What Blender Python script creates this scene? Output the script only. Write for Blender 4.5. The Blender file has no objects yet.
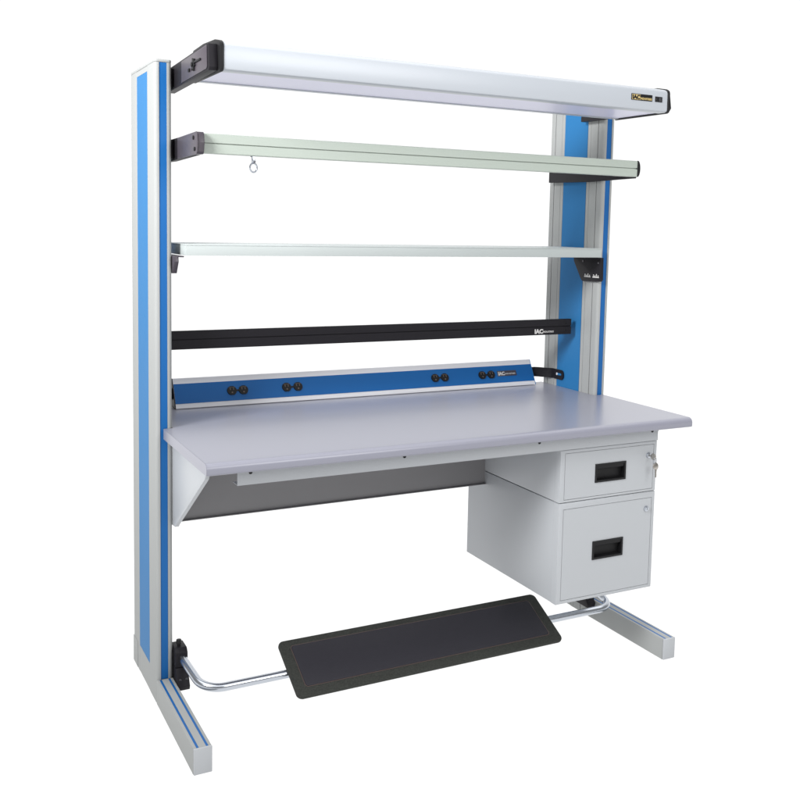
import bpy, bmesh, math, random
from mathutils import Vector, Matrix
random.seed(4)
scene = bpy.context.scene
COL = scene.collection

# ------------------------------------------------------------------ dimensions (metres)
T, D, L = 0.0552, 0.372, 1.753            # upright thickness, upright depth, clear width
HP = 2.148                                # upright height
FOOT_H, FOOT_Y = 0.0805, -0.4846
ZT, TD = 0.9454, 0.0350                   # worktop top, thickness
XL, XR, YF = -0.0287, 1.8003, -0.5268
BASE = Vector((0.8765, -0.05, 0.0))

# ------------------------------------------------------------------ materials
def lin(r, g, b):
    f = lambda c: c / 12.92 if c <= 0.04045 else ((c + 0.055) / 1.055) ** 2.4
    return (f(r / 255), f(g / 255), f(b / 255), 1.0)

def material(name, col, rough=0.4, metal=0.0, coat=0.0, spec=0.5, grain=0.0, grain_scale=400.0,
             bump=0.0, bump_scale=900.0, rough_var=0.02):
    m = bpy.data.materials.new(name); m.use_nodes = True
    nt = m.node_tree; b = nt.nodes['Principled BSDF']
    b.inputs['Metallic'].default_value = metal
    b.inputs['Coat Weight'].default_value = coat
    b.inputs['Coat Roughness'].default_value = 0.22
    b.inputs['Specular IOR Level'].default_value = spec
    tc = nt.nodes.new('ShaderNodeTexCoord')
    n1 = nt.nodes.new('ShaderNodeTexNoise'); n1.inputs['Scale'].default_value = grain_scale
    n1.inputs['Detail'].default_value = 3.0
    nt.links.new(tc.outputs['Object'], n1.inputs['Vector'])
    mx = nt.nodes.new('ShaderNodeMix'); mx.data_type = 'RGBA'
    g = grain
    mx.inputs[6].default_value = tuple(c * (1 - g) for c in col[:3]) + (1,)
    mx.inputs[7].default_value = tuple(min(1, c * (1 + g)) for c in col[:3]) + (1,)
    nt.links.new(n1.outputs['Fac'], mx.inputs[0])
    nt.links.new(mx.outputs[2], b.inputs['Base Color'])
    n2 = nt.nodes.new('ShaderNodeTexNoise'); n2.inputs['Scale'].default_value = 3.0
    n2.inputs['Detail'].default_value = 5.0
    nt.links.new(tc.outputs['Object'], n2.inputs['Vector'])
    mr = nt.nodes.new('ShaderNodeMapRange')
    mr.inputs['From Min'].default_value = 0.3; mr.inputs['From Max'].default_value = 0.7
    mr.inputs['To Min'].default_value = max(0.02, rough - rough_var)
    mr.inputs['To Max'].default_value = min(1, rough + rough_var)
    nt.links.new(n2.outputs['Fac'], mr.inputs['Value'])
    nt.links.new(mr.outputs['Result'], b.inputs['Roughness'])
    if bump > 0:
        n3 = nt.nodes.new('ShaderNodeTexNoise'); n3.inputs['Scale'].default_value = bump_scale
        n3.inputs['Detail'].default_value = 2.0
        nt.links.new(tc.outputs['Object'], n3.inputs['Vector'])
        bp = nt.nodes.new('ShaderNodeBump'); bp.inputs['Strength'].default_value = bump
        bp.inputs['Distance'].default_value = 0.001
        nt.links.new(n3.outputs['Fac'], bp.inputs['Height'])
        nt.links.new(bp.outputs['Normal'], b.inputs['Normal'])
    return m

M_POST   = material('pale_grey_aluminium', (0.340, 0.350, 0.347, 1), 0.55, grain=0.02, bump=0.03, spec=0.04)
M_FOOT   = material('grey_foot_paint', (0.240, 0.243, 0.257, 1), 0.42, grain=0.02, bump=0.08, spec=0.2)
M_BLUE   = material('blue_laminate', (0.024, 0.155, 0.365, 1), 0.5, grain=0.03, coat=0, spec=0.12)
M_STRIP  = material('blue_anodised_strip', (0.007, 0.105, 0.330, 1), 0.45, grain=0.03, spec=0.25)
M_TOP    = material('lilac_grey_laminate', (0.235, 0.238, 0.288, 1), 0.33, grain=0, grain_scale=700, bump=0, rough_var=0, coat=0.35)
M_PAINT  = material('light_grey_powder_coat', (0.425, 0.442, 0.462, 1), 0.42, grain=0.015, bump=0.12, spec=0.3)
M_RAIL   = material('pale_green_grey_extrusion', (0.380, 0.425, 0.380, 1), 0.40, grain=0.015, bump=0.05, spec=0.3)
M_SHELF  = material('white_grey_shelf_paint', (0.420, 0.455, 0.450, 1), 0.42, grain=0.015, bump=0.05, spec=0.3)
M_CANOPY = material('white_canopy_paint', (0.395, 0.420, 0.455, 1), 0.3, grain=0.01, bump=0)
M_DIFF   = material('lamp_diffuser_acrylic', (0.580, 0.580, 0.720, 1), 0.35)
M_LIP    = material('white_trim_extrusion', (0.620, 0.620, 0.650, 1), 0.36)
M_PANEL  = material('mid_grey_panel', (0.225, 0.222, 0.228, 1), 0.5, grain=0.03, bump=0.1, spec=0.3)  # one even grey, darker than the cabinets
M_BLACK  = material('black_powder_coat', (0.011, 0.010, 0.013, 1), 0.5, grain=0.1, bump=0.15, spec=0.2)
M_BRACK  = material('black_with_sheen', (0.055, 0.047, 0.058, 1), 0.36, grain=0.1, bump=0.12, coat=0, spec=0.5)  # base raised to hold the grey glossy reflection seen on black brackets
M_DARK   = material('black_plastic', (0.008, 0.008, 0.009, 1), 0.45, spec=0.25)
M_GAP    = material('gap_shade_dark', (0.02, 0.02, 0.022, 1), 0.8)  # dark colour standing in for shade in the drawer gaps and keyholes
M_CHROME = material('chrome_steel', (0.520, 0.550, 0.600, 1), 0.2, metal=1.0, rough_var=0.03)
M_SCREW  = material('dark_zinc_screw', (0.10, 0.10, 0.11, 1), 0.35, metal=0.7)
M_NICKEL = material('nickel_key_metal', (0.50, 0.47, 0.43, 1), 0.28, metal=1.0)
M_RUBBER = material('black_textured_rubber', (0.028, 0.030, 0.026, 1), 0.75, grain=0.8, grain_scale=190, bump=0.8, bump_scale=200, spec=0.35)
M_INSERT = material('charcoal_vinyl_insert', (0.019, 0.018, 0.025, 1), 0.62, grain=0.15, grain_scale=220, bump=0.25, bump_scale=700, spec=0.4)
M_PIPING = material('brown_stitch_piping', (0.09, 0.06, 0.055, 1), 0.6)
M_GOLD   = material('gold_printed_ink', (0.55, 0.42, 0.17, 1), 0.4)
M_SILVER = material('silver_printed_ink', (0.55, 0.54, 0.53, 1), 0.4)
M_FLOOR = bpy.data.materials.new('underlit_white_floor'); M_FLOOR.use_nodes = True  # white floor made translucent so added light from below hides its shadows
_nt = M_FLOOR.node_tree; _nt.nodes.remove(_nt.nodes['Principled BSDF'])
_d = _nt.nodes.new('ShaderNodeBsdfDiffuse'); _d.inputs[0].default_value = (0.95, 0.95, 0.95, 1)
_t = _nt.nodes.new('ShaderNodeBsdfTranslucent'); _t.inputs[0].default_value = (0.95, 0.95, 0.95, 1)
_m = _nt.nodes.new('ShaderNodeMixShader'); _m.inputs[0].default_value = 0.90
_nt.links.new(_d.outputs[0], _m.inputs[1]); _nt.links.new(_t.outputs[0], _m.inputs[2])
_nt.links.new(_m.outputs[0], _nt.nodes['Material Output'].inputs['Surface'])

# ------------------------------------------------------------------ mesh helpers
def box(bm, x0, x1, y0, y1, z0, z1, bev=0.0, seg=2):
    t = bmesh.new()
    bmesh.ops.create_cube(t, size=1.0)
    for v in t.verts:
        v.co = Vector(((x0 + x1) / 2 + v.co.x * (x1 - x0), (y0 + y1) / 2 + v.co.y * (y1 - y0), (z0 + z1) / 2 + v.co.z * (z1 - z0)))
    if bev > 0:
        bmesh.ops.bevel(t, geom=t.edges[:], offset=bev, segments=seg, profile=0.5, affect='EDGES')
    merge(bm, t)

def merge(bm, t, mat=None):
    me = bpy.data.meshes.new('tmp'); t.to_mesh(me); t.free()
    if mat is not None: me.transform(mat)
    bm.from_mesh(me); bpy.data.meshes.remove(me)

def prism(bm, pts, axis, a, b, bev=0.0, seg=2, only_caps=False):
    """extrude the 2-D polygon pts along axis between a and b"""
    t = bmesh.new()
    def P(u, v, w):
        return {'x': (w, u, v), 'y': (u, w, v), 'z': (u, v, w)}[axis]
    A = [t.verts.new(P(u, v, a)) for u, v in pts]
    B = [t.verts.new(P(u, v, b)) for u, v in pts]
    n = len(pts)
    fa = t.faces.new(A); fb = t.faces.new(list(reversed(B)))
    for i in range(n):
        j = (i + 1) % n
        t.faces.new((A[j], A[i], B[i], B[j]))
    bmesh.ops.recalc_face_normals(t, faces=t.faces[:])
    if bev > 0:
        if only_caps:
            es = list({e for f in (fa, fb) for e in f.edges})
        else:
            es = t.edges[:]
        bmesh.ops.bevel(t, geom=es, offset=bev, segments=seg, profile=0.5, affect='EDGES')
    merge(bm, t)

def cyl(bm, p0, p1, r, seg=24, r2=None, bev=0.0):
    p0, p1 = Vector(p0), Vector(p1)
    d = p1 - p0
    t = bmesh.new()
    bmesh.ops.create_cone(t, cap_ends=True, segments=seg, radius1=r, radius2=r if r2 is None else r2, depth=d.length)
    if bev > 0:
        es = [e for e in t.edges if len(e.link_faces) == 2 and max(len(f.verts) for f in e.link_faces) > 4]
        bmesh.ops.bevel(t, geom=es, offset=bev, segments=2, profile=0.5, affect='EDGES')
    M = Matrix.Translation((p0 + p1) / 2) @ d.to_track_quat('Z', 'Y').to_matrix().to_4x4()
    merge(bm, t, M)

def tube(bm, path, r, seg=20, closed=False):
    path = [Vector(p) for p in path]; n = len(path)
    rings = []; up = None
    for i, p in enumerate(path):
        if closed:
            tg = (path[(i + 1) % n] - path[i - 1]).normalized()
        else:
            tg = (path[min(i + 1, n - 1)] - path[max(i - 1, 0)]).normalized()
        if up is None:
            up = tg.orthogonal().normalized()
        up = (up - tg * up.dot(tg)).normalized()
        sd = tg.cross(up)
        rings.append([bm.verts.new(p + (up * math.cos(a) + sd * math.sin(a)) * r)
                      for a in [2 * math.pi * k / seg for k in range(seg)]])
    m = n if closed else n - 1
    for i in range(m):
        a, b = rings[i], rings[(i + 1) % n]
        for k in range(seg):
            bm.faces.new((a[k], a[(k + 1) % seg], b[(k + 1) % seg], b[k]))
    if not closed:
        bm.faces.new(list(reversed(rings[0]))); bm.faces.new(rings[-1])

def fillet(pts, r, k=8):
    """round the corners of an open 3-D polyline"""
    pts = [Vector(p) for p in pts]; out = [pts[0]]
    for i in range(1, len(pts) - 1):
        a, b, c = pts[i - 1], pts[i], pts[i + 1]
        u, v = (a - b).normalized(), (c - b).normalized()
        ang = u.angle(v); d = min(r / math.tan(ang / 2), 0.48 * (a - b).length, 0.48 * (c - b).length)
        rr = d * math.tan(ang / 2)
        cen = b + (u + v).normalized() * (rr / math.sin(ang / 2))
        s, e = b + u * d - cen, b + v * d - cen
        tot = s.angle(e)
        for j in range(k + 1):
            t = j / k
            out.append(cen + (s * math.sin((1 - t) * tot) + e * math.sin(t * tot)) / math.sin(tot))
    out.append(pts[-1]); return out

def rounded(x0, x1, y0, y1, r, k=6):
    out = []
    for cx, cy, a0 in ((x1 - r, y0 + r, -90), (x1 - r, y1 - r, 0), (x0 + r, y1 - r, 90), (x0 + r, y0 + r, 180)):
        for j in range(k + 1):
            a = math.radians(a0 + 90 * j / k)
            out.append((cx + r * math.cos(a), cy + r * math.sin(a)))
    return out

def letters(bm, text, size, M, bold=0.0, depth=0.0004, width=None):
    cu = bpy.data.curves.new('lettering', 'FONT'); cu.body = text; cu.size = size
    cu.extrude = depth; cu.offset = bold; cu.resolution_u = 3
    ob = bpy.data.objects.new('lettering', cu); COL.objects.link(ob)
    dg = bpy.context.evaluated_depsgraph_get(); dg.update()
    me = bpy.data.meshes.new_from_object(ob.evaluated_get(dg))
    bpy.data.objects.remove(ob); bpy.data.curves.remove(cu)
    xs = [v.co.x for v in me.vertices]
    if width:
        s = width / (max(xs) - min(xs)); x0 = min(xs)
        for v in me.vertices: v.co.x = (v.co.x - x0) * s
    me.transform(M); bm.from_mesh(me); bpy.data.meshes.remove(me)

def obj(name, pieces, parent=None, label=None, angle=35):
    """pieces: list of (bmesh, material); ONE mesh object, material per piece"""
    me = bpy.data.meshes.new(name); full = bmesh.new()
    off = BASE if parent is not None else Vector((0, 0, 0))
    if parent is not None and 'base' in parent: off = Vector(parent['base'])
    idx = 0
    for bm, m in pieces:
        bmesh.ops.recalc_face_normals(bm, faces=bm.faces[:])
        me.materials.append(m)
        for f in bm.faces: f.material_index = idx; f.smooth = True
        merge_keep(full, bm); idx += 1
    full.to_mesh(me); full.free()
    me.transform(Matrix.Translation(-off))
    me.set_sharp_from_angle(angle=math.radians(angle))
    o = bpy.data.objects.new(name, me); COL.objects.link(o)
    if parent is not None: o.parent = parent
    if label: o['label'] = label
    return o

def merge_keep(full, bm):
    me = bpy.data.meshes.new('tmp'); bm.to_mesh(me); bm.free()
    full.from_mesh(me); bpy.data.meshes.remove(me)

def B(): return bmesh.new()

def empty(name, loc, label, cat):
    o = bpy.data.objects.new(name, None); COL.objects.link(o)
    o.location = loc; o.empty_display_size = 0.1
    o['label'] = label; o['category'] = cat
    return o

def one(name, fn, mat, parent, label=None, angle=35):
    b = B(); fn(b); return obj(name, [(b, mat)], parent, label, angle)

# ------------------------------------------------------------------ the workbench
bench = empty('workbench', BASE, 'tall blue and pale grey workbench with lilac grey worktop, overhead lamp canopy, shelves and drawers', 'workbench')

# --- uprights and feet -------------------------------------------------------
def arc(cx, cy, r, a0, a1, k=6):
    return [(cx + r * math.cos(math.radians(a0 + (a1 - a0) * j / k)), cy + r * math.sin(math.radians(a0 + (a1 - a0) * j / k))) for j in range(k + 1)]

def upright(sx):
    """sx = +1: inner face looks to +X (left one, inner face x=0); -1: the mirrored right one."""
    X = (lambda u: u) if sx > 0 else (lambda u: L - u)     # u: 0 at the inner face, -T at the outer
    R = 0.011
    # plan outline, going round from the inner front corner to the back
    pts = []
    pts += arc(-R, R, R, -90, 0)                                   # inner front rounded corner
    def slot(y0, y1, d): return [(0, y0), (-d, y0), (-d, y1), (0, y1)]
    pts += slot(0.0355, 0.0395, 0.012)
    pts += slot(0.0850, 0.0865, 0.002)
    pts += [(0, 0.1045), (-0.0020, 0.1060), (-0.0020, 0.2680), (0, 0.2695)]
    pts += slot(0.2860, 0.2875, 0.002)
    pts += slot(0.3325, 0.3365, 0.012)
    pts += arc(-R, D - R, R, 0, 90)
    pts += arc(-T + R, D - R, R, 90, 180)
    pts += [(-T, 0.2695), (-T + 0.0020, 0.2680), (-T + 0.0020, 0.1060), (-T, 0.1045)]
    pts += arc(-T + R, R, R, 180, 270)
    # front recess for the strip
    pts += [(-0.0405, 0), (-0.0405, 0.0034), (-0.0155, 0.0034), (-0.0155, 0)]
    pts = [(X(u), v) for u, v in pts]
    b = B(); prism(b, pts, 'z', 0.0, HP - 0.010)
    u = obj('upright', [(b, M_POST)], bench)
    # end cap: the same rounded outline, slightly proud
    b = B()
    xs = sorted((X(-T - 0.0006), X(0.0006)))
    prism(b, rounded(xs[0], xs[1], -0.0006, D + 0.0006, R), 'z', HP - 0.0098, HP, bev=0.003, only_caps=True)
    obj('end_cap', [(b, M_POST)], u)
    # inner and outer panels, front strip
    for face in (0, 1):
        u0 = -0.0018 if face == 0 else -T + 0.0003
        xs = sorted((X(u0), X(u0 + 0.0015)))
        z0, z1 = 0.098, HP - 0.028
        b = B(); box(b, xs[0], xs[1], 0.1075, 0.2665, z0, z1)
        obj('side_panel', [(b, M_BLUE)], u)
        # blank ends of the recess above and below the panel
        for za, zb in ((z1 + 0.0005, HP - 0.0105), (0.001, z0 - 0.0012)):
            b = B(); box(b, xs[0], xs[1], 0.1062, 0.2678, za, zb)
            obj('panel_filler', [(b, M_POST)], u)
    xs = sorted((X(-0.0400), X(-0.0160)))
    b = B(); box(b, xs[0], xs[1], 0.0020, 0.0032, FOOT_H, HP - 0.0102)
    obj('front_strip', [(b, M_STRIP)], u)
    # foot
    x0, x1 = sorted((X(-T - 0.0003), X(0.0003)))
    b = B()
    wid = x1 - x0; c = (x0 + x1) / 2
    def prof():
        h = FOOT_H; e = wid / 2
        p = [(c - e, 0.0), (c + e, 0.0)]
        p += [(c + e, h - 0.003)] + [(c + e - 0.0009, h - 0.0009), (c + e - 0.003, h)]
        for s0, s1 in ((0.0108, 0.0182), (-0.0182, -0.0108)):
            p += [(c + s1, h), (c + s1, h - 0.002), (c + s0, h - 0.002), (c + s0, h)]
        p += [(c - e + 0.003, h), (c - e + 0.0009, h - 0.0009), (c - e, h - 0.003)]
        return p
    # front bar (grooved top) and the plain block beside and behind the upright
    prism(b, prof(), 'y', FOOT_Y + 0.008, -0.0012)
    f = obj('foot', [(b, M_POST)], bench)
    b = B(); side = sorted((X(-T - 0.0012), X(-T - 0.0001)))
    box(b, side[0], side[1], 0.300, D + 0.002, 0.0, 0.098, 0.0006)
    obj('foot_plate', [(b, M_POST)], f)
    for s in (-1, 1):
        b = B(); box(b, c + s * 0.0145 - 0.0034, c + s * 0.0145 + 0.0034, FOOT_Y + 0.0082, -0.0014, FOOT_H - 0.0018, FOOT_H - 0.0004)
        obj('foot_strip', [(b, M_STRIP)], f)
    b = B(); box(b, x0, x1, FOOT_Y, FOOT_Y + 0.0078, 0.0, FOOT_H + 0.0006, 0.0022)
    obj('foot_cap', [(b, M_PAINT)], f)
    return u
upright(1); upright(-1)

# --- worktop -----------------------------------------------------------------
def worktop():
    b = B()
    zb = ZT - TD
    yb = 0.378
    # front profile (y, z) from top back to bottom back
    prof = [(-0.0010, ZT), (YF + 0.030, ZT)]
    # waterfall bullnose: large upper radius, smaller lower one
    ru, rl = 0.019, 0.006
    prof += [(YF + ru + ru * math.cos(math.radians(a)), ZT - ru + ru * math.sin(math.radians(a))) for a in range(90, 181, 10)]
    prof += [(YF + rl + rl * math.cos(math.radians(a)), zb + rl + rl * math.sin(math.radians(a))) for a in range(180, 271, 15)]
    prof += [(-0.0010, zb)]
    e = 0.0025
    X0, X1 = 0.0015, L - 0.0015
    st = [XL, X0, X1, XR]
    rows = [[b.verts.new((x, y, z)) for y, z in prof] for x in st]
    n = len(prof)
    for i in range(3):
        for k in range(n - 1):
            b.faces.new((rows[i][k], rows[i][k + 1], rows[i + 1][k + 1], rows[i + 1][k]))
    b.faces.new(rows[0]); b.faces.new(list(reversed(rows[3])))
    for i in (0, 2):
        b.faces.new((rows[i][0], rows[i + 1][0], rows[i + 1][-1], rows[i][-1]))
    q = [b.verts.new(c) for c in ((X0, yb, ZT), (X1, yb, ZT), (X1, yb, zb), (X0, yb, zb))]
    a0, a1, a2, a3 = rows[1][0], rows[2][0], rows[2][-1], rows[1][-1]
    b.faces.new((a0, a1, q[1], q[0])); b.faces.new((a3, a2, q[2], q[3]))
    b.faces.new((q[0], q[1], q[2], q[3])); b.faces.new((a0, q[0], q[3], a3)); b.faces.new((a1, a2, q[2], q[1]))
    bmesh.ops.recalc_face_normals(b, faces=b.faces[:])
    top = obj('worktop', [(b, M_TOP)], bench, angle=28)
    # thin laminate edge banding on both ends
    for x, s in ((XL, -1), (XR, 1)):
        b = B()
        pr = [(y, z) for y, z in prof]
        cy, cz = (YF - 0.001) / 2, ZT - TD / 2
        pr = [(-0.0012 if y > -0.01 else y + 0.0006 * (1 if y < cy else 0), z - 0.0006 * (1 if z > cz else -1)) for y, z in pr]
        xs = sorted((x + s * 0.0002, x + s * 0.0014))
        prism(b, pr, 'x', xs[0], xs[1])
        obj('edge_band', [(b, M_TOP)], top)
    return top
worktop()

# --- under-desk frame --------------------------------------------------------
for sx in (0, 1):
    X = (lambda u: u) if sx == 0 else (lambda u: L - u)
    xs = sorted((X(0.0003), X(0.0140)))
    b = B()
    prism(b, [(0.012, 0.9095), (0.012, 0.612), (-0.030, 0.616), (-0.045, 0.628), (-0.395, 0.866), (-0.402, 0.876), (-0.402, 0.9095)], 'x', xs[0], xs[1], bev=0.0015)
    obj('side_bracket', [(b, M_PAINT)], bench)
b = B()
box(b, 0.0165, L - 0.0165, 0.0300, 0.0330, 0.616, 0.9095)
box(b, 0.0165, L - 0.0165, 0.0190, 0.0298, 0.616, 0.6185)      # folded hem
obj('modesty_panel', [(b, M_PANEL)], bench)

def beam():
    x0, x1, y0 = 0.078, 1.688, -0.470
    b = B()
    # C channel, open to the back
    prism(b, [(y0, 0.8585), (y0, 0.9090), (y0 + 0.045, 0.9090), (y0 + 0.045, 0.9070), (y0 + 0.002, 0.9070), (y0 + 0.002, 0.8605), (y0 + 0.045, 0.8605), (y0 + 0.045, 0.8585)], 'x', x0, x1)
    o = obj('front_beam', [(b, M_PAINT)], bench)
    for x in (0.118, 0.630, 1.154, 1.660):
        b = B(); cyl(b, (x, y0 + 0.001, 0.8955), (x, y0 - 0.0020, 0.8955), 0.0055, 16, bev=0.0008)
        obj('screw', [(b, M_DARK)], o)
    b = B(); box(b, x0 + 0.012, x0 + 0.045, y0 + 0.05, -0.01, 0.885, 0.9095, 0.001)
    obj('cross_tie', [(b, M_PAINT)], o)
    return o
beam()

# --- drawer cabinets ---------------------------------------------------------
def ring_plate(bm, X, Z, hX, hZ, y0, y1):
    """plate between y0 (front) and y1 with a rectangular hole"""
    o = [(X[0], Z[0]), (X[1], Z[0]), (X[1], Z[1]), (X[0], Z[1])]
    h = [(hX[0], hZ[0]), (hX[1], hZ[0]), (hX[1], hZ[1]), (hX[0], hZ[1])]
    vs = {}
    for nm, pts, y in (('of', o, y0), ('hf', h, y0), ('ob', o, y1), ('hb', h, y1)):
        vs[nm] = [bm.verts.new((x, y, z)) for x, z in pts]
    for i in range(4):
        j = (i + 1) % 4
        bm.faces.new((vs['of'][i], vs['of'][j], vs['hf'][j], vs['hf'][i]))
        bm.faces.new((vs['ob'][j], vs['ob'][i], vs['hb'][i], vs['hb'][j]))
        bm.faces.new((vs['of'][j], vs['of'][i], vs['ob'][i], vs['ob'][j]))
        bm.faces.new((vs['hf'][i], vs['hf'][j], vs['hb'][j], vs['hb'][i]))

def cabinet(z0, z1, dz0, dz1, hz0, hz1, lz, label):
    x0, x1, yf, yb = 1.2475, 1.6855, -0.4700, 0.1550
    dx0, dx1 = 1.2680, 1.6705
    t = B()
    ring_plate(t, (x0, x1), (z0, z1), (dx0 - 0.0016, dx1 + 0.0016), (dz0 - 0.0016, dz1 + 0.0016), yf, yf + 0.03)
    es = [e for e in t.edges if all(abs(v.co.y - yf) < 1e-5 for v in e.verts) and
          sum(1 for v in e.verts if v.co.x in (x0, x1) or abs(v.co.x - x0) < 1e-5 or abs(v.co.x - x1) < 1e-5) == 2]
    bmesh.ops.bevel(t, geom=es, offset=0.002, segments=2, profile=0.5, affect='EDGES')
    b = B(); merge_keep(b, t)
    box(b, x0 + 0.0004, x1 - 0.0004, yf + 0.0302, yb, z0 + 0.0004, z1 - 0.0004, 0.0012)
    c = obj('drawer_cabinet', [(b, M_PAINT)], bench, label)
    # drawer front with a real hole for the pull
    hx0, hx1 = 1.4015, 1.5410
    b = B(); ring_plate(b, (dx0, dx1), (dz0, dz1), (hx0 + 0.004, hx1 - 0.004), (hz0 + 0.004, hz1 - 0.004), yf + 0.0006, yf + 0.0200)
    obj('drawer_front', [(b, M_PAINT)], c)
    b = B(); box(b, dx0 - 0.0014, dx1 + 0.0014, yf + 0.0262, yf + 0.0295, dz0 - 0.0014, dz1 + 0.0014)  # dark sheet that paints in the shade of the gap round the drawer
    obj('drawer_gap_shade', [(b, M_GAP)], c)
    # recessed pull: frame, cup and the finger lip
    b = B()
    t = B(); ring_plate(t, (hx0, hx1), (hz0, hz1), (hx0 + 0.007, hx1 - 0.007), (hz0 + 0.007, hz1 - 0.007), yf - 0.0022, yf + 0.0004)
    merge_keep(b, t)
    t = B(); ring_plate(t, (hx0 + 0.0045, hx1 - 0.0045), (hz0 + 0.0045, hz1 - 0.0045), (hx0 + 0.007, hx1 - 0.007), (hz0 + 0.007, hz1 - 0.007), yf + 0.0005, yf + 0.0180)
    merge_keep(b, t)
    box(b, hx0 + 0.0046, hx1 - 0.0046, yf + 0.0182, yf + 0.0196, hz0 + 0.0046, hz1 - 0.0046)
    # a sloping lip hanging from the top of the cup
    zt = hz1 - 0.0072
    prism(b, [(yf + 0.0008, zt), (yf + 0.0008, zt - 0.010), (yf + 0.004, zt - 0.014), (yf + 0.007, zt - 0.014), (yf + 0.007, zt)], 'x', hx0 + 0.0072, hx1 - 0.0072)
    obj('handle', [(b, M_DARK)], c)
    b = B()
    cyl(b, (1.646, yf + 0.004, lz), (1.646, yf - 0.0045, lz), 0.0105, 28, bev=0.0015)
    cyl(b, (1.646, yf - 0.0044, lz), (1.646, yf - 0.0065, lz), 0.0070, 24, bev=0.0008)
    k = B(); box(k, 1.6452, 1.6468, yf - 0.0069, yf - 0.0064, lz - 0.0040, lz + 0.0040)  # flat dark slit stands for the shade inside the keyhole
    obj('lock', [(b, M_CHROME), (k, M_GAP)], c)
cabinet(0.6685, 0.8570, 0.6785, 0.8445, 0.7270, 0.7950, 0.8060, 'shallow upper drawer cabinet with keys in its lock')
cabinet(0.2970, 0.6660, 0.3100, 0.6420, 0.4410, 0.5095, 0.6030, 'deep lower drawer cabinet with an empty lock')

# --- overhead lamp canopy ----------------------------------------------------
CX0, CX1 = 0.0490, 1.7050
def canopy_profile(d=0.0):
    yf, yr, zb = -0.4200, -0.1250, 2.0660
    p = [(yf + 0.010 + d, zb + d)]
    p += [(yf + 0.002 + d, zb + 0.004 + d), (yf + d, zb + 0.010 + d)]
    p += [(yf + 0.0005 + d, zb + 0.069), (yf + 0.0030 + d, zb + 0.0755 - d * 0.6), (yf + 0.0085 + d, zb + 0.0800 - d * 0.8), (yf + 0.017 + d, zb + 0.0835 - d), (yf + 0.060, zb + 0.0925 - d), (yf + 0.18, zb + 0.098 - d)]
    p += [(yr - d, zb + 0.094 - d), (yr - d, zb + d)]
    return p
b = B()
pr = canopy_profile()
# body with a recessed opening beneath for the diffuser
yf, yr, zb = -0.4200, -0.1250, 2.0660
pr_open = pr[:-1] + [(yr, zb), (yr - 0.022, zb), (yr - 0.022, zb + 0.006), (yf + 0.040, zb + 0.006), (yf + 0.040, zb)]
prism(b, pr_open, 'x', CX0, CX1)
canopy = obj('lamp_canopy', [(b, M_CANOPY)], bench, angle=40)
b = B(); box(b, CX0 + 0.004, CX1 - 0.004, yf + 0.0405, yr - 0.0225, zb + 0.0028, zb + 0.0055)
obj('diffuser', [(b, M_DIFF)], canopy)
for x0, x1 in ((CX0 - 0.012, CX0 - 0.0004), (CX1 + 0.0004, CX1 + 0.012)):
    b = B()
    cp = canopy_profile(-0.0028)
    prism(b, cp, 'x', x0, x1, bev=0.0028, only_caps=True)
    obj('end_cap', [(b, M_DARK)], canopy)
# badge and rocker switch on the front face
def front_matrix(x, y, z):
    return Matrix.Translation((x, y, z)) @ Matrix.Rotation(math.radians(90), 4, 'X')
b = B(); box(b, 1.5370, 1.6330, yf - 0.0014, yf + 0.0010, 2.1000, 2.1225, 0.0004)
k = B()
box(k, 1.5400, 1.5770, yf - 0.0019, yf - 0.0015, 2.1022, 2.1200)
letters(k, 'INDUSTRIES', 0.0105, front_matrix(1.5785, yf - 0.0019, 2.1035), width=0.0520, bold=0.0002)
t = B()
letters(t, 'IAC', 0.0190, front_matrix(1.5415, yf - 0.0023, 2.1045), width=0.0345, bold=0.0010)
obj('name_plate', [(b, M_DARK), (k, M_GOLD), (t, M_DARK)], canopy)
b = B(); box(b, 1.6470, 1.6800, yf - 0.0014, yf + 0.0010, 2.1005, 2.1195, 0.0004)
k = B(); letters(k, 'I  O', 0.0085, front_matrix(1.6515, yf - 0.0020, 2.1070), width=0.0230)
box(k, 1.6660, 1.6750, yf - 0.0024, yf - 0.0015, 2.1040, 2.1160, 0.0003)
obj('rocker_switch', [(b, M_DARK), (k, M_SCREW)], canopy)

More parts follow.
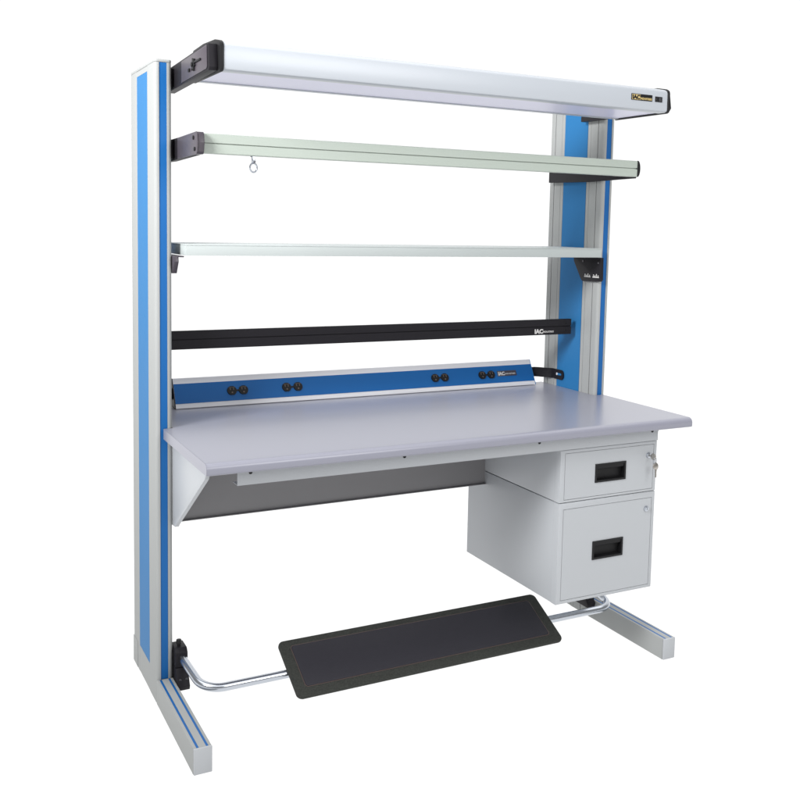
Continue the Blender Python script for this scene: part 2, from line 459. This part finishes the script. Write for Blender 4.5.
# arms of the canopy
for sx in (0, 1):
    X = (lambda u: u) if sx == 0 else (lambda u: L - u)
    dz = 0.0 if sx == 0 else 0.018
    b = B()
    xs = sorted((X(0.0110), X(0.0365)))
    bot = lambda y: 2.0585 + dz - (y + 0.02) * 0.022 * (1 if sx == 0 else 0)
    prism(b, [(0.110, bot(0.11)), (-0.395, bot(-0.395)), (-0.402, 2.0760 + dz * 0.5), (-0.392, 2.1430), (-0.330, 2.1440), (0.110, 2.1310)], 'x', xs[0], xs[1], bev=0.0015)
    xs2 = sorted((X(0.0003), X(0.0108)))
    box(b, xs2[0], xs2[1], 0.030, 0.108, 2.0660 + dz, 2.1260, 0.001)
    a = obj('canopy_arm', [(b, M_BLACK)], bench)
    b = B(); xs3 = sorted((X(0.0085), X(0.0108)))
    prism(b, [(-0.090, 2.0655 + dz), (-0.378, 2.0725 + dz), (-0.384, 2.0780 + dz), (-0.380, 2.1360), (-0.374, 2.1400), (-0.090, 2.1310)], 'x', xs3[0], xs3[1], bev=0.0009)
    obj('arm_plate', [(b, M_BRACK)], a)
    # star-shaped tightening knob
    b = B(); xk = sorted((X(0.0083), X(0.0030)))
    star = []
    for i in range(12):
        r = 0.0215 if i % 2 == 0 else 0.0110
        ang = math.radians(i * 30 + 11)
        star.append((-0.245 + r * math.cos(ang), 2.1010 + r * math.sin(ang)))
    prism(b, star, 'x', xk[0], xk[1], bev=0.001)
    cyl(b, (X(0.0029), -0.245, 2.101), (X(-0.0010), -0.245, 2.101), 0.007, 16)
    box(b, xk[0] + 0.001, xk[1] - 0.001, -0.325, -0.255, 2.1040, 2.1100, 0.001)
    obj('arm_knob', [(b, M_DARK)], a)
    b = B(); box(b, xk[0] + 0.001, xk[1] - 0.0002, -0.200, -0.185, 2.0860, 2.0960, 0.001)
    obj('latch', [(b, M_DARK)], a)

# --- upper tool rail ---------------------------------------------------------
def rail(name, y, z0, z1, x0, x1, gz, mat, mat_cap, depth=0.026):
    b = B()
    g = 0.0016
    prism(b, [(y, z0 + 0.002), (y, gz - g), (y + 0.005, gz - g), (y + 0.005, gz + g), (y, gz + g), (y, z1 - 0.002), (y + 0.002, z1),
              (y + depth - 0.002, z1), (y + depth, z1 - 0.002), (y + depth, z0 + 0.002), (y + depth - 0.002, z0), (y + 0.002, z0)], 'x', x0, x1)
    return obj(name, [(b, mat)], bench)
r1 = rail('tool_rail', -0.250, 1.8395, 1.9000, 0.0345, 1.7220, 1.8705, M_RAIL, M_DARK)
for s, x in ((-1, 0.0343), (1, 1.7222)):
    if s > 0:
        b = B()
        xs = sorted((x, x + s * 0.0125))
        cap = []
        for k in range(13):
            a = math.radians(-90 + 15 * k)
            cap.append((x + 0.0125 * math.cos(a), 1.8697 + 0.0312 * math.sin(a)))
        prism(b, cap, 'y', -0.2535, -0.2215, bev=0.0012)
        box(b, x - 0.008, x + 0.0005, -0.2518, -0.2502, 1.8685, 1.8722)
        obj('rail_cap', [(b, M_DARK)], r1)
for sx in (0, 1):
    X = (lambda u: u) if sx == 0 else (lambda u: L - u)
    b = B()
    xs = sorted((X(0.0130), X(0.0325)))
    prism(b, [(0.330, 1.8330), (0.330, 1.8990), (0.060, 1.9000), (-0.225, 1.9010), (-0.225, 1.8350), (0.060, 1.8290)], 'x', xs[0], xs[1], bev=0.0012)
    xs2 = sorted((X(0.0003), X(0.0128)))
    box(b, xs2[0], xs2[1], 0.030, 0.320, 1.836, 1.8975, 0.001)
    a = obj('rail_bracket', [(b, M_BLACK)], bench)
    if sx == 1:
        continue                       # its plate is behind the rail end and its cap
    b = B(); xs3 = sorted((X(0.0105), X(0.0128)))
    prism(b, [(-0.030, 1.8320), (-0.030, 1.8990), (-0.262, 1.9030), (-0.272, 1.8960), (-0.278, 1.8700), (-0.272, 1.8420), (-0.262, 1.8345)], 'x', xs3[0], xs3[1], bev=0.0008)
    xs4 = sorted((X(0.0129), X(0.0325)))
    prism(b, [(-0.2262, 1.9015), (-0.262, 1.9020), (-0.2705, 1.8955), (-0.2765, 1.8700), (-0.2705, 1.8425), (-0.262, 1.8355), (-0.2262, 1.8355)], 'x', xs4[0], xs4[1], bev=0.0008)
    p = obj('bracket_plate', [(b, M_BRACK)], a)
    for y, z in ((-0.232, 1.886), (-0.246, 1.851)):
        b = B(); cyl(b, (X(0.0104), y, z), (X(0.0074), y, z), 0.0066, 18, bev=0.0008)
        obj('screw', [(b, M_DARK)], a)

# --- shelf -------------------------------------------------------------------
b = B()
sy0, sy1, sz0, sz1 = -0.0500, 0.2550, 1.5215, 1.5580
t = B(); box(t, 0.0330, 1.7250, sy0, sy1, sz1 - 0.004, sz1, 0.0012); merge_keep(b, t)
for (xa, xb, ya, yb) in ((0.0330, 1.7250, sy0 + 0.0003, sy0 + 0.0030), (0.0330, 1.7250, sy1 - 0.0030, sy1 - 0.0003)):
    box(b, xa + 0.0003, xb - 0.0003, ya, yb, sz0, sz1 - 0.0042, 0.0006)
for xa in (0.0333, 1.7217):
    box(b, xa, xa + 0.0030, sy0 + 0.0032, sy1 - 0.0032, sz0, sz1 - 0.0042, 0.0006)
for ya in (sy0 + 0.0032, sy1 - 0.0200):
    box(b, 0.0366, 1.7214, ya, ya + 0.0168, sz0, sz0 + 0.0015)
obj('shelf', [(b, M_SHELF)], bench)
for sx in (0, 1):
    X = (lambda u: u) if sx == 0 else (lambda u: L - u)
    b = B()
    xs = sorted((X(0.0010), X(0.0170)))
    if sx == 1:
        poly = [(-0.030, 1.5195), (-0.032, 1.4290), (-0.026, 1.4215), (0.086, 1.4180), (0.096, 1.4240), (0.150, 1.5000), (0.152, 1.5195)]
    else:
        poly = [(-0.018, 1.5195), (-0.022, 1.5000), (0.004, 1.4610), (0.130, 1.4590), (0.150, 1.5000), (0.150, 1.5195)]
    prism(b, poly, 'x', xs[0], xs[1], bev=0.001)
    xf = sorted((X(0.0172), X(0.0320)))
    box(b, xf[0], xf[1], -0.030, 0.130, 1.5150, 1.5195, 0.0008)
    a = obj('shelf_bracket', [(b, M_BRACK if sx == 0 else M_BLACK)], bench)  # same bracket: reflection put into the left one's colour, plain black on right
    if sx == 1:
        xi = X(0.0171)
        for y, z in ((-0.018, 1.498), (0.085, 1.502)):
            b = B(); cyl(b, (xi + 0.0002, y, z), (xi - 0.0018, y, z), 0.0042, 14)
            obj('screw', [(b, M_SCREW)], a)
        for y in (0.052, -0.004):
            b = B()
            box(b, xi - 0.0012, xi + 0.0002, y - 0.021, y + 0.021, 1.4365, 1.4405)
            for dy, hh in ((-0.015, 0.006), (-0.004, 0.011), (0.006, 0.005), (0.015, 0.009)):
                box(b, xi - 0.0014, xi + 0.0001, y + dy - 0.0022, y + dy + 0.0022, 1.4408, 1.4408 + hh)
            obj('slot_row', [(b, M_SILVER)], a)

# --- black lower rail --------------------------------------------------------
r2 = rail('bin_rail', 0.1300, 1.1900, 1.2545, 0.0300, 1.7200, 1.2245, M_BLACK, M_DARK, depth=0.018)
b = B()
letters(b, 'IAC', 0.0245, front_matrix(1.5340, 0.1296, 1.1975), width=0.0420, bold=0.0013)
letters(b, 'INDUSTRIES', 0.0105, front_matrix(1.5760, 0.1296, 1.2000), width=0.0540, bold=0.0001)
obj('name_print', [(b, M_SILVER)], r2)
for z in (1.239, 1.206):
    b = B(); cyl(b, (1.688, 0.1302, z), (1.688, 0.1284, z), 0.0050, 16, bev=0.0006)
    obj('screw', [(b, M_DARK)], r2)
for sx in (0, 1):
    X = (lambda u: u) if sx == 0 else (lambda u: L - u)
    xs = sorted((X(0.0600), X(0.0650))); xs2 = sorted((X(0.0010), X(0.0598)))
    b = B(); box(b, xs[0], xs[1], 0.1484, 0.2300, 1.2030, 1.2420, 0.001)
    box(b, xs2[0], xs2[1], 0.2250, 0.2300, 1.2030, 1.2420, 0.001)
    obj('rail_hanger', [(b, M_BLACK)], r2)

# --- power strip -------------------------------------------------------------
SX0, SX1 = 0.0880, 1.6720
strip_prof = [(0.3110, 0.9475), (0.3110, 0.9500), (0.3175, 0.9620), (0.3190, 0.9630), (0.3550, 1.0330), (0.3570, 1.0345), (0.3650, 1.0510), (0.3700, 1.0520), (0.3760, 1.0480), (0.3760, 0.9475)]
b = B(); prism(b, strip_prof, 'x', SX0, SX1)
strip = obj('power_strip', [(b, M_LIP)], bench)
# lamella: blue face, in the plane of the slope
sl = Vector((0, 0.3550 - 0.3190, 1.0330 - 0.9630)); sl_len = sl.length; sl.normalize()
nrm = Vector((0, -sl.z, sl.y))
def strip_matrix(x, s, off):
    """x along the strip, s metres up the slope, off metres out of the face"""
    o = Vector((x, 0.3190, 0.9630)) + sl * s + nrm * off
    return Matrix(((1, 0, 0, o.x), (0, sl.y, nrm.y, o.y), (0, sl.z, nrm.z, o.z), (0, 0, 0, 1)))
def local_box(bm, M, x0, x1, s0, s1, d0, d1, bev=0.0):
    t = bmesh.new(); bmesh.ops.create_cube(t, size=1.0)
    for v in t.verts:
        v.co = Vector(((x0 + x1) / 2 + v.co.x * (x1 - x0), (s0 + s1) / 2 + v.co.y * (s1 - s0), (d0 + d1) / 2 + v.co.z * (d1 - d0)))
    if bev: bmesh.ops.bevel(t, geom=t.edges[:], offset=bev, segments=2, profile=0.5, affect='EDGES')
    merge(bm, t, M)
b = B(); local_box(b, strip_matrix(SX0, 0, 0), 0.0006, SX1 - SX0 - 0.0006, 0.0010, sl_len - 0.0010, 0.0002, 0.0014)
obj('strip_face', [(b, M_STRIP)], strip)
for x0, x1, m in ((SX0 - 0.0034, SX0 - 0.0003, M_BLACK), (SX1 + 0.0003, SX1 + 0.0030, M_BLUE)):
    b = B(); prism(b, [(y, z - 0.0002) if z > 0.95 else (y, z) for y, z in strip_prof], 'x', x0, x1)
    obj('end_cap', [(b, m)], strip)

def outlet(xa, xb):
    s = sl_len * 0.50
    b = B(); k = B()
    for x in (xa, xb):
        M = strip_matrix(x, s, 0.0015)
        t = B(); bmesh.ops.create_cone(t, cap_ends=True, segments=32, radius1=0.0185, radius2=0.0178, depth=0.004)
        bmesh.ops.translate(t, verts=t.verts[:], vec=(0, 0, 0.002))
        for v in t.verts: v.co.y = max(-0.0172, min(0.0172, v.co.y))     # flattened top and bottom
        merge(b, t, M)
        for dx in (-0.0062, 0.0062):
            local_box(k, M, dx - 0.0013, dx + 0.0013, 0.0015, 0.0095, 0.00405, 0.0046)
        t = B(); bmesh.ops.create_cone(t, cap_ends=True, segments=14, radius1=0.0030, radius2=0.0030, depth=0.0006)
        bmesh.ops.translate(t, verts=t.verts[:], vec=(0, -0.0080, 0.00435)); merge(k, t, M)
        local_box(k, M, -0.0115, 0.0115, 0.0110, 0.0125, 0.00405, 0.0044)
    M = strip_matrix((xa + xb) / 2, s, 0.0015)
    d = abs(xb - xa) / 2
    local_box(b, M, -d + 0.016, d - 0.016, -0.0030, 0.0030, 0.0001, 0.0025)
    obj('outlet', [(b, M_DARK), (k, M_OUTLET)], strip)
M_OUTLET = material('outlet_slot_brass', (0.12, 0.09, 0.075, 1), 0.5)
for xa, xb in ((0.3044, 0.3495), (0.5222, 0.5690), (1.1795, 1.2255), (1.4105, 1.4555)):
    outlet(xa, xb)
b = B(); local_box(b, strip_matrix(1.4880, sl_len * 0.53, 0.0015), 0, 0.098, -0.0120, 0.0120, 0.0001, 0.0012, 0.0004)
k = B()
M = strip_matrix(1.4920, sl_len * 0.53 - 0.0075, 0.0030)
letters(k, 'IAC', 0.0205, M, width=0.0330, bold=0.0010)
letters(k, 'INDUSTRIES', 0.0095, M @ Matrix.Translation((0.0355, 0.0018, 0)), width=0.0520)
obj('name_plate', [(b, M_BRACK), (k, M_SILVER)], strip)

# slotted steel arms that hold the strip on the uprights
for sx in (0, 1):
    X = (lambda u: u) if sx == 0 else (lambda u: L - u)
    t = B()
    # plan path of a bent flat bar: along the strip end, round, then flat on the upright
    path = [(0.095, 0.352), (0.060, 0.352), (0.045, 0.340), (0.024, 0.315), (0.010, 0.300), (0.005, 0.290), (0.005, 0.222), (0.005, 0.215), (0.005, 0.210)] if sx == 0 else \
           [(0.0770, 0.352), (0.060, 0.352), (0.045, 0.340), (0.024, 0.315), (0.010, 0.300), (0.005, 0.290), (0.005, 0.222), (0.005, 0.215), (0.005, 0.210)]
    n = len(path)
    def offs(i, d):
        a = Vector(path[max(i - 1, 0)]); c = Vector(path[min(i + 1, n - 1)]); tg = (c - a).normalized()
        return Vector(path[i]) + Vector((-tg.y, tg.x)) * d
    z0, z1 = 0.9765, 1.0190
    rows = []
    for i in range(n):
        p, q = offs(i, 0.0016), offs(i, -0.0016)
        dz = (0.0, 0.004, 0.013)[max(0, i - n + 3)]
        rows.append([t.verts.new((X(p.x), p.y, z0 + dz)), t.verts.new((X(p.x), p.y, z1 - dz)), t.verts.new((X(q.x), q.y, z1 - dz)), t.verts.new((X(q.x), q.y, z0 + dz))])
    for i in range(n - 1):
        for k in range(4):
            t.faces.new((rows[i][k], rows[i][(k + 1) % 4], rows[i + 1][(k + 1) % 4], rows[i + 1][k]))
    t.faces.new(rows[0]); t.faces.new(list(reversed(rows[-1])))
    bmesh.ops.recalc_face_normals(t, faces=t.faces[:])
    b = B(); merge_keep(b, t)
    a = obj('strip_arm', [(b, M_BLACK)], strip)
    if sx == 1:
        b = B()
        xs = sorted((X(0.0068), X(0.0074)))
        prism(b, rounded(0.2240, 0.2600, 0.9950, 1.0040, 0.0044, 4), 'x', xs[0], xs[1])
        k = B(); cyl(k, (X(0.0075), 0.254, 0.9995), (X(0.0095), 0.254, 0.9995), 0.0058, 16, bev=0.0006)
        obj('arm_slot', [(b, M_BLUE), (k, M_LIP)], strip)

# --- footrest ----------------------------------------------------------------
RT = 0.0142
ZB, YB = 0.1270, -0.2310
path = fillet([(0.023, 0.020, 0.160), (0.031, -0.080, 0.146), (0.046, YB, ZB), (1.707, YB, ZB), (1.722, -0.080, 0.146), (1.730, 0.020, 0.160)], 0.075, 12)
b = B(); tube(b, path, RT, 24)
bar = obj('footrest_bar', [(b, M_CHROME)], bench, angle=60)
# platform lying on the bar: local axes u along X, v up the slope
pc = Vector((0.8530, -0.2425, 0.1481)); pv = Vector((0, 0.187, 0.095)).normalized(); pn = Vector((0, -pv.z, pv.y))
MP = Matrix(((1, 0, 0, pc.x), (0, pv.y, pn.y, pc.y), (0, pv.z, pn.z, pc.z), (0, 0, 0, 1)))
HU, HV = 0.5300, 0.1170
def slab(outline, w0, w1, bev):
    t = B(); prism(t, outline, 'z', w0, w1, bev=bev, only_caps=True); b = B(); merge(b, t, MP); return b
plat = obj('footrest_platform', [(slab(rounded(-HU, HU, -HV, HV, 0.021), -0.0130, 0.0, 0.003), M_RUBBER)], bench)
obj('mat_insert', [(slab(rounded(-HU + 0.040, HU - 0.044, -HV + 0.037, HV - 0.029, 0.010), 0.0002, 0.0022, 0.0008), M_INSERT)], plat)
b = B()
ol = rounded(-HU + 0.0385, HU - 0.0425, -HV + 0.0355, HV - 0.0275, 0.011)
tube(b, [MP @ Vector((u, v, 0.0006)) for u, v in ol], 0.0011, 8, closed=True)
obj('mat_piping', [(b, M_PIPING)], plat)
for u in (-0.36, 0.36):
    t = B(); box(t, u - 0.02, u + 0.02, -0.03, 0.03, -0.0155, -0.0132, 0.0005)
    b = B(); merge(b, t, MP)
    obj('platform_strap', [(b, M_BLACK)], plat)
# clamps beside the feet
for sx in (0, 1):
    X = (lambda u: u) if sx == 0 else (lambda u: L - u)
    b = B()
    xs = sorted((X(0.0015), X(0.0420)))
    prism(b, [(0.040, 0.058), (-0.062, 0.058), (-0.066, 0.072), (-0.034, 0.125), (0.040, 0.125)], 'x', xs[0], xs[1], bev=0.0012)
    xb_ = sorted((X(0.0015), X(0.0430)))
    prism(b, [(0.040, 0.1252), (-0.032, 0.1252), (-0.032, 0.176), (-0.018, 0.190), (0.040, 0.190)], 'x', xb_[0], xb_[1], bev=0.003)
    c = obj('footrest_clamp', [(b, M_BLACK)], bench)
    b = B(); cyl(b, (X(0.020), 0.000, 0.1895), (X(0.020), 0.000, 0.196), 0.0060, 16)
    cyl(b, (X(0.020), 0.000, 0.1962), (X(0.020), 0.000, 0.212), 0.0088, 20, bev=0.002)
    obj('clamp_knob', [(b, M_DARK)], c)
    for x, z in ((0.012, 0.092), (0.033, 0.092)):
        y = -0.066 + (z - 0.070) * 0.032 / 0.055
        b = B(); cyl(b, (X(x), y + 0.001, z), (X(x), y - 0.0022, z - 0.0012), 0.0048, 14)
        obj('clamp_screw', [(b, M_SCREW)], c)

# ------------------------------------------------------------------ things hanging from the bench
hk = empty('ring_hook', (0.1950, -0.2370, 1.8385), 'small chrome ring hanging by a clip under the upper pale green rail', 'hook')
hk['base'] = (0.1950, -0.2370, 1.8385)
b = B()
box(b, 0.1895, 0.2015, -0.2450, -0.2425, 1.8170, 1.8390, 0.0005)
box(b, 0.1895, 0.2015, -0.2423, -0.2280, 1.8365, 1.8390, 0.0005)
k = B(); cyl(k, (0.1985, -0.2452, 1.8215), (0.1985, -0.2490, 1.8215), 0.0030, 14)
obj('clip', [(b, M_CHROME), (k, M_SCREW)], hk)
b = B()
tube(b, [Vector((0.1955 + 0.0125 * math.cos(a), -0.2440 + 0.003 * math.cos(a), 1.8035 + 0.0138 * math.sin(a))) for a in [2 * math.pi * i / 28 for i in range(28)]], 0.0026, 10, closed=True)
obj('ring', [(b, M_CHROME)], hk)

ky = empty('key_set', (1.646, -0.4770, 0.8060), 'two small silver keys on a ring in the upper drawer lock', 'keys')
ky['base'] = (1.646, -0.4770, 0.8060)
def key_mesh(M, l=0.028):
    b = B()
    t = B(); prism(t, [(0.0128 * math.cos(a), 0.0138 * math.sin(a)) for a in [2 * math.pi * i / 20 for i in range(20)]], 'z', -0.0010, 0.0010, bev=0.0004)
    merge(b, t, M)
    t = B()
    prism(t, [(-0.0036, -0.011), (0.0036, -0.011), (0.0036, -0.018), (0.0022, -0.020), (0.0030, -0.023), (0.0016, -0.026), (0.0026, -0.029), (0.0010, -0.011 - l), (-0.0030, -0.011 - l), (-0.0036, -0.011 - l + 0.004)], 'z', -0.0010, 0.0010)
    merge(b, t, M)
    return b
# the key in the lock: bow points out towards the front, blade in the cylinder
Mk = Matrix.Translation((1.646, -0.4980, 0.8060)) @ Matrix(((0, 0, 1, 0), (0, -1, 0, 0), (1, 0, 0, 0), (0, 0, 0, 1)))
obj('key', [(key_mesh(Mk, 0.008), M_NICKEL)], ky)
rc = Vector((1.6475, -0.5060, 0.7930))
b = B()
tube(b, [rc + Vector((0.0110 * math.cos(a), 0.004 * math.cos(a), 0.0120 * math.sin(a))) for a in [2 * math.pi * i / 26 for i in range(26)]], 0.0010, 8, closed=True)
obj('split_ring', [(b, M_CHROME)], ky)
Mk2 = Matrix.Translation((1.6500, -0.5075, 0.7720)) @ Matrix.Rotation(math.radians(6), 4, 'Y') @ Matrix.Rotation(math.radians(78), 4, 'X') @ Matrix.Rotation(math.radians(0), 4, 'Z')
obj('key', [(key_mesh(Mk2, 0.030), M_NICKEL)], ky)

# ------------------------------------------------------------------ setting
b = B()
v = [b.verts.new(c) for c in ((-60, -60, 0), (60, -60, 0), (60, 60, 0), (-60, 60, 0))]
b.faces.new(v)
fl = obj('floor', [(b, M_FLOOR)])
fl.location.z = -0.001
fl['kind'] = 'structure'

# ------------------------------------------------------------------ light
w = bpy.data.worlds.new('World'); scene.world = w; w.use_nodes = True
nt = w.node_tree; bg = nt.nodes['Background']
# a white photo studio: bright white backdrop ahead, dimmer walls to the sides and behind the photographer
tc = nt.nodes.new('ShaderNodeTexCoord')
dp = nt.nodes.new('ShaderNodeVectorMath'); dp.operation = 'DOT_PRODUCT'
dp.inputs[1].default_value = (math.sin(0.487), math.cos(0.487), 0.0)
nt.links.new(tc.outputs['Generated'], dp.inputs[0])
mr = nt.nodes.new('ShaderNodeMapRange'); mr.interpolation_type = 'SMOOTHSTEP'
mr.inputs['From Min'].default_value = 0.30; mr.inputs['From Max'].default_value = 0.70
mr.inputs['To Min'].default_value = 0.32; mr.inputs['To Max'].default_value = 1.06
nt.links.new(dp.outputs['Value'], mr.inputs['Value'])
# and an added bright cap overhead that lifts the floor towards white
sep = nt.nodes.new('ShaderNodeSeparateXYZ'); nt.links.new(tc.outputs['Generated'], sep.inputs[0])
mz = nt.nodes.new('ShaderNodeMapRange'); mz.interpolation_type = 'SMOOTHSTEP'
mz.inputs['From Min'].default_value = 0.70; mz.inputs['From Max'].default_value = 0.82
mz.inputs['To Min'].default_value = 0.0; mz.inputs['To Max'].default_value = 1.9
nt.links.new(sep.outputs['Z'], mz.inputs['Value'])
ad = nt.nodes.new('ShaderNodeMath'); ad.operation = 'ADD'
nt.links.new(mr.outputs['Result'], ad.inputs[0]); nt.links.new(mz.outputs['Result'], ad.inputs[1])
# added unseen glow below the floor, shining through it to wash out shadows
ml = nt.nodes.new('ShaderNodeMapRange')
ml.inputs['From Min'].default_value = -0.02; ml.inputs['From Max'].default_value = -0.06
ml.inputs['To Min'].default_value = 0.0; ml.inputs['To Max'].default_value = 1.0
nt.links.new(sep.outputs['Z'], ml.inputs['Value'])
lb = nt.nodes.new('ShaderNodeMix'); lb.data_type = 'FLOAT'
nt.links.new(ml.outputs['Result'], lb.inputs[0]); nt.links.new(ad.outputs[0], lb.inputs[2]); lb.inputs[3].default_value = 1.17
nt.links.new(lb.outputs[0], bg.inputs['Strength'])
bg.inputs['Color'].default_value = (1, 1, 1, 1)

def area(name, loc, target, sx, sy, power, col=(1, 1, 1)):
    d = bpy.data.lights.new(name, 'AREA'); d.shape = 'RECTANGLE'; d.size = sx; d.size_y = sy; d.energy = power; d.color = col
    o = bpy.data.objects.new(name, d); COL.objects.link(o); o.location = loc
    o.rotation_euler = (Vector(target) - Vector(loc)).to_track_quat('-Z', 'Y').to_euler()
    return o
key = area('key_softbox', (-2.8, -1.6, 3.2), (0.3, 0.0, 2.2), 1.3, 1.3, 52)
key.data.spread = math.radians(75)          # gridded softbox, aimed at the upper half
area('fill_softbox', (1.8, -4.0, 3.0), (1.0, 0.0, 1.0), 1.6, 1.6, 57)

# ------------------------------------------------------------------ camera
f, cx, cy = 969.9802, 420.3325, 316.8998            # focal length and principal point, in pixels of an 800-pixel frame
yaw, pitch, roll = 0.487018, 0.094204, 0.021855
cam = bpy.data.cameras.new('camera'); co = bpy.data.objects.new('camera', cam); COL.objects.link(co)
r = Vector((math.cos(yaw), -math.sin(yaw), 0)); fw = Vector((math.sin(yaw), math.cos(yaw), 0)); up = Vector((0, 0, 1))
fw2 = fw * math.cos(pitch) - up * math.sin(pitch); up2 = up * math.cos(pitch) + fw * math.sin(pitch)
r3 = r * math.cos(roll) + up2 * math.sin(roll); u3 = up2 * math.cos(roll) - r * math.sin(roll)
R3 = Matrix((r3, u3, -fw2)).transposed()
co.matrix_world = Matrix.Translation((-0.76600, -3.19363, 1.63616)) @ R3.to_4x4()
cam.sensor_fit = 'HORIZONTAL'; cam.sensor_width = 36.0
cam.lens = f / 800 * 36.0
cam.shift_x = (400 - cx) / 800; cam.shift_y = (cy - 400) / 800
cam.clip_end = 500
scene.camera = co

vs = scene.view_settings
vs.view_transform = 'Standard'; vs.look = 'None'; vs.exposure = 0.0; vs.gamma = 1.0; vs.use_curve_mapping = False
scene.render.resolution_x = 1024; scene.render.resolution_y = 1024
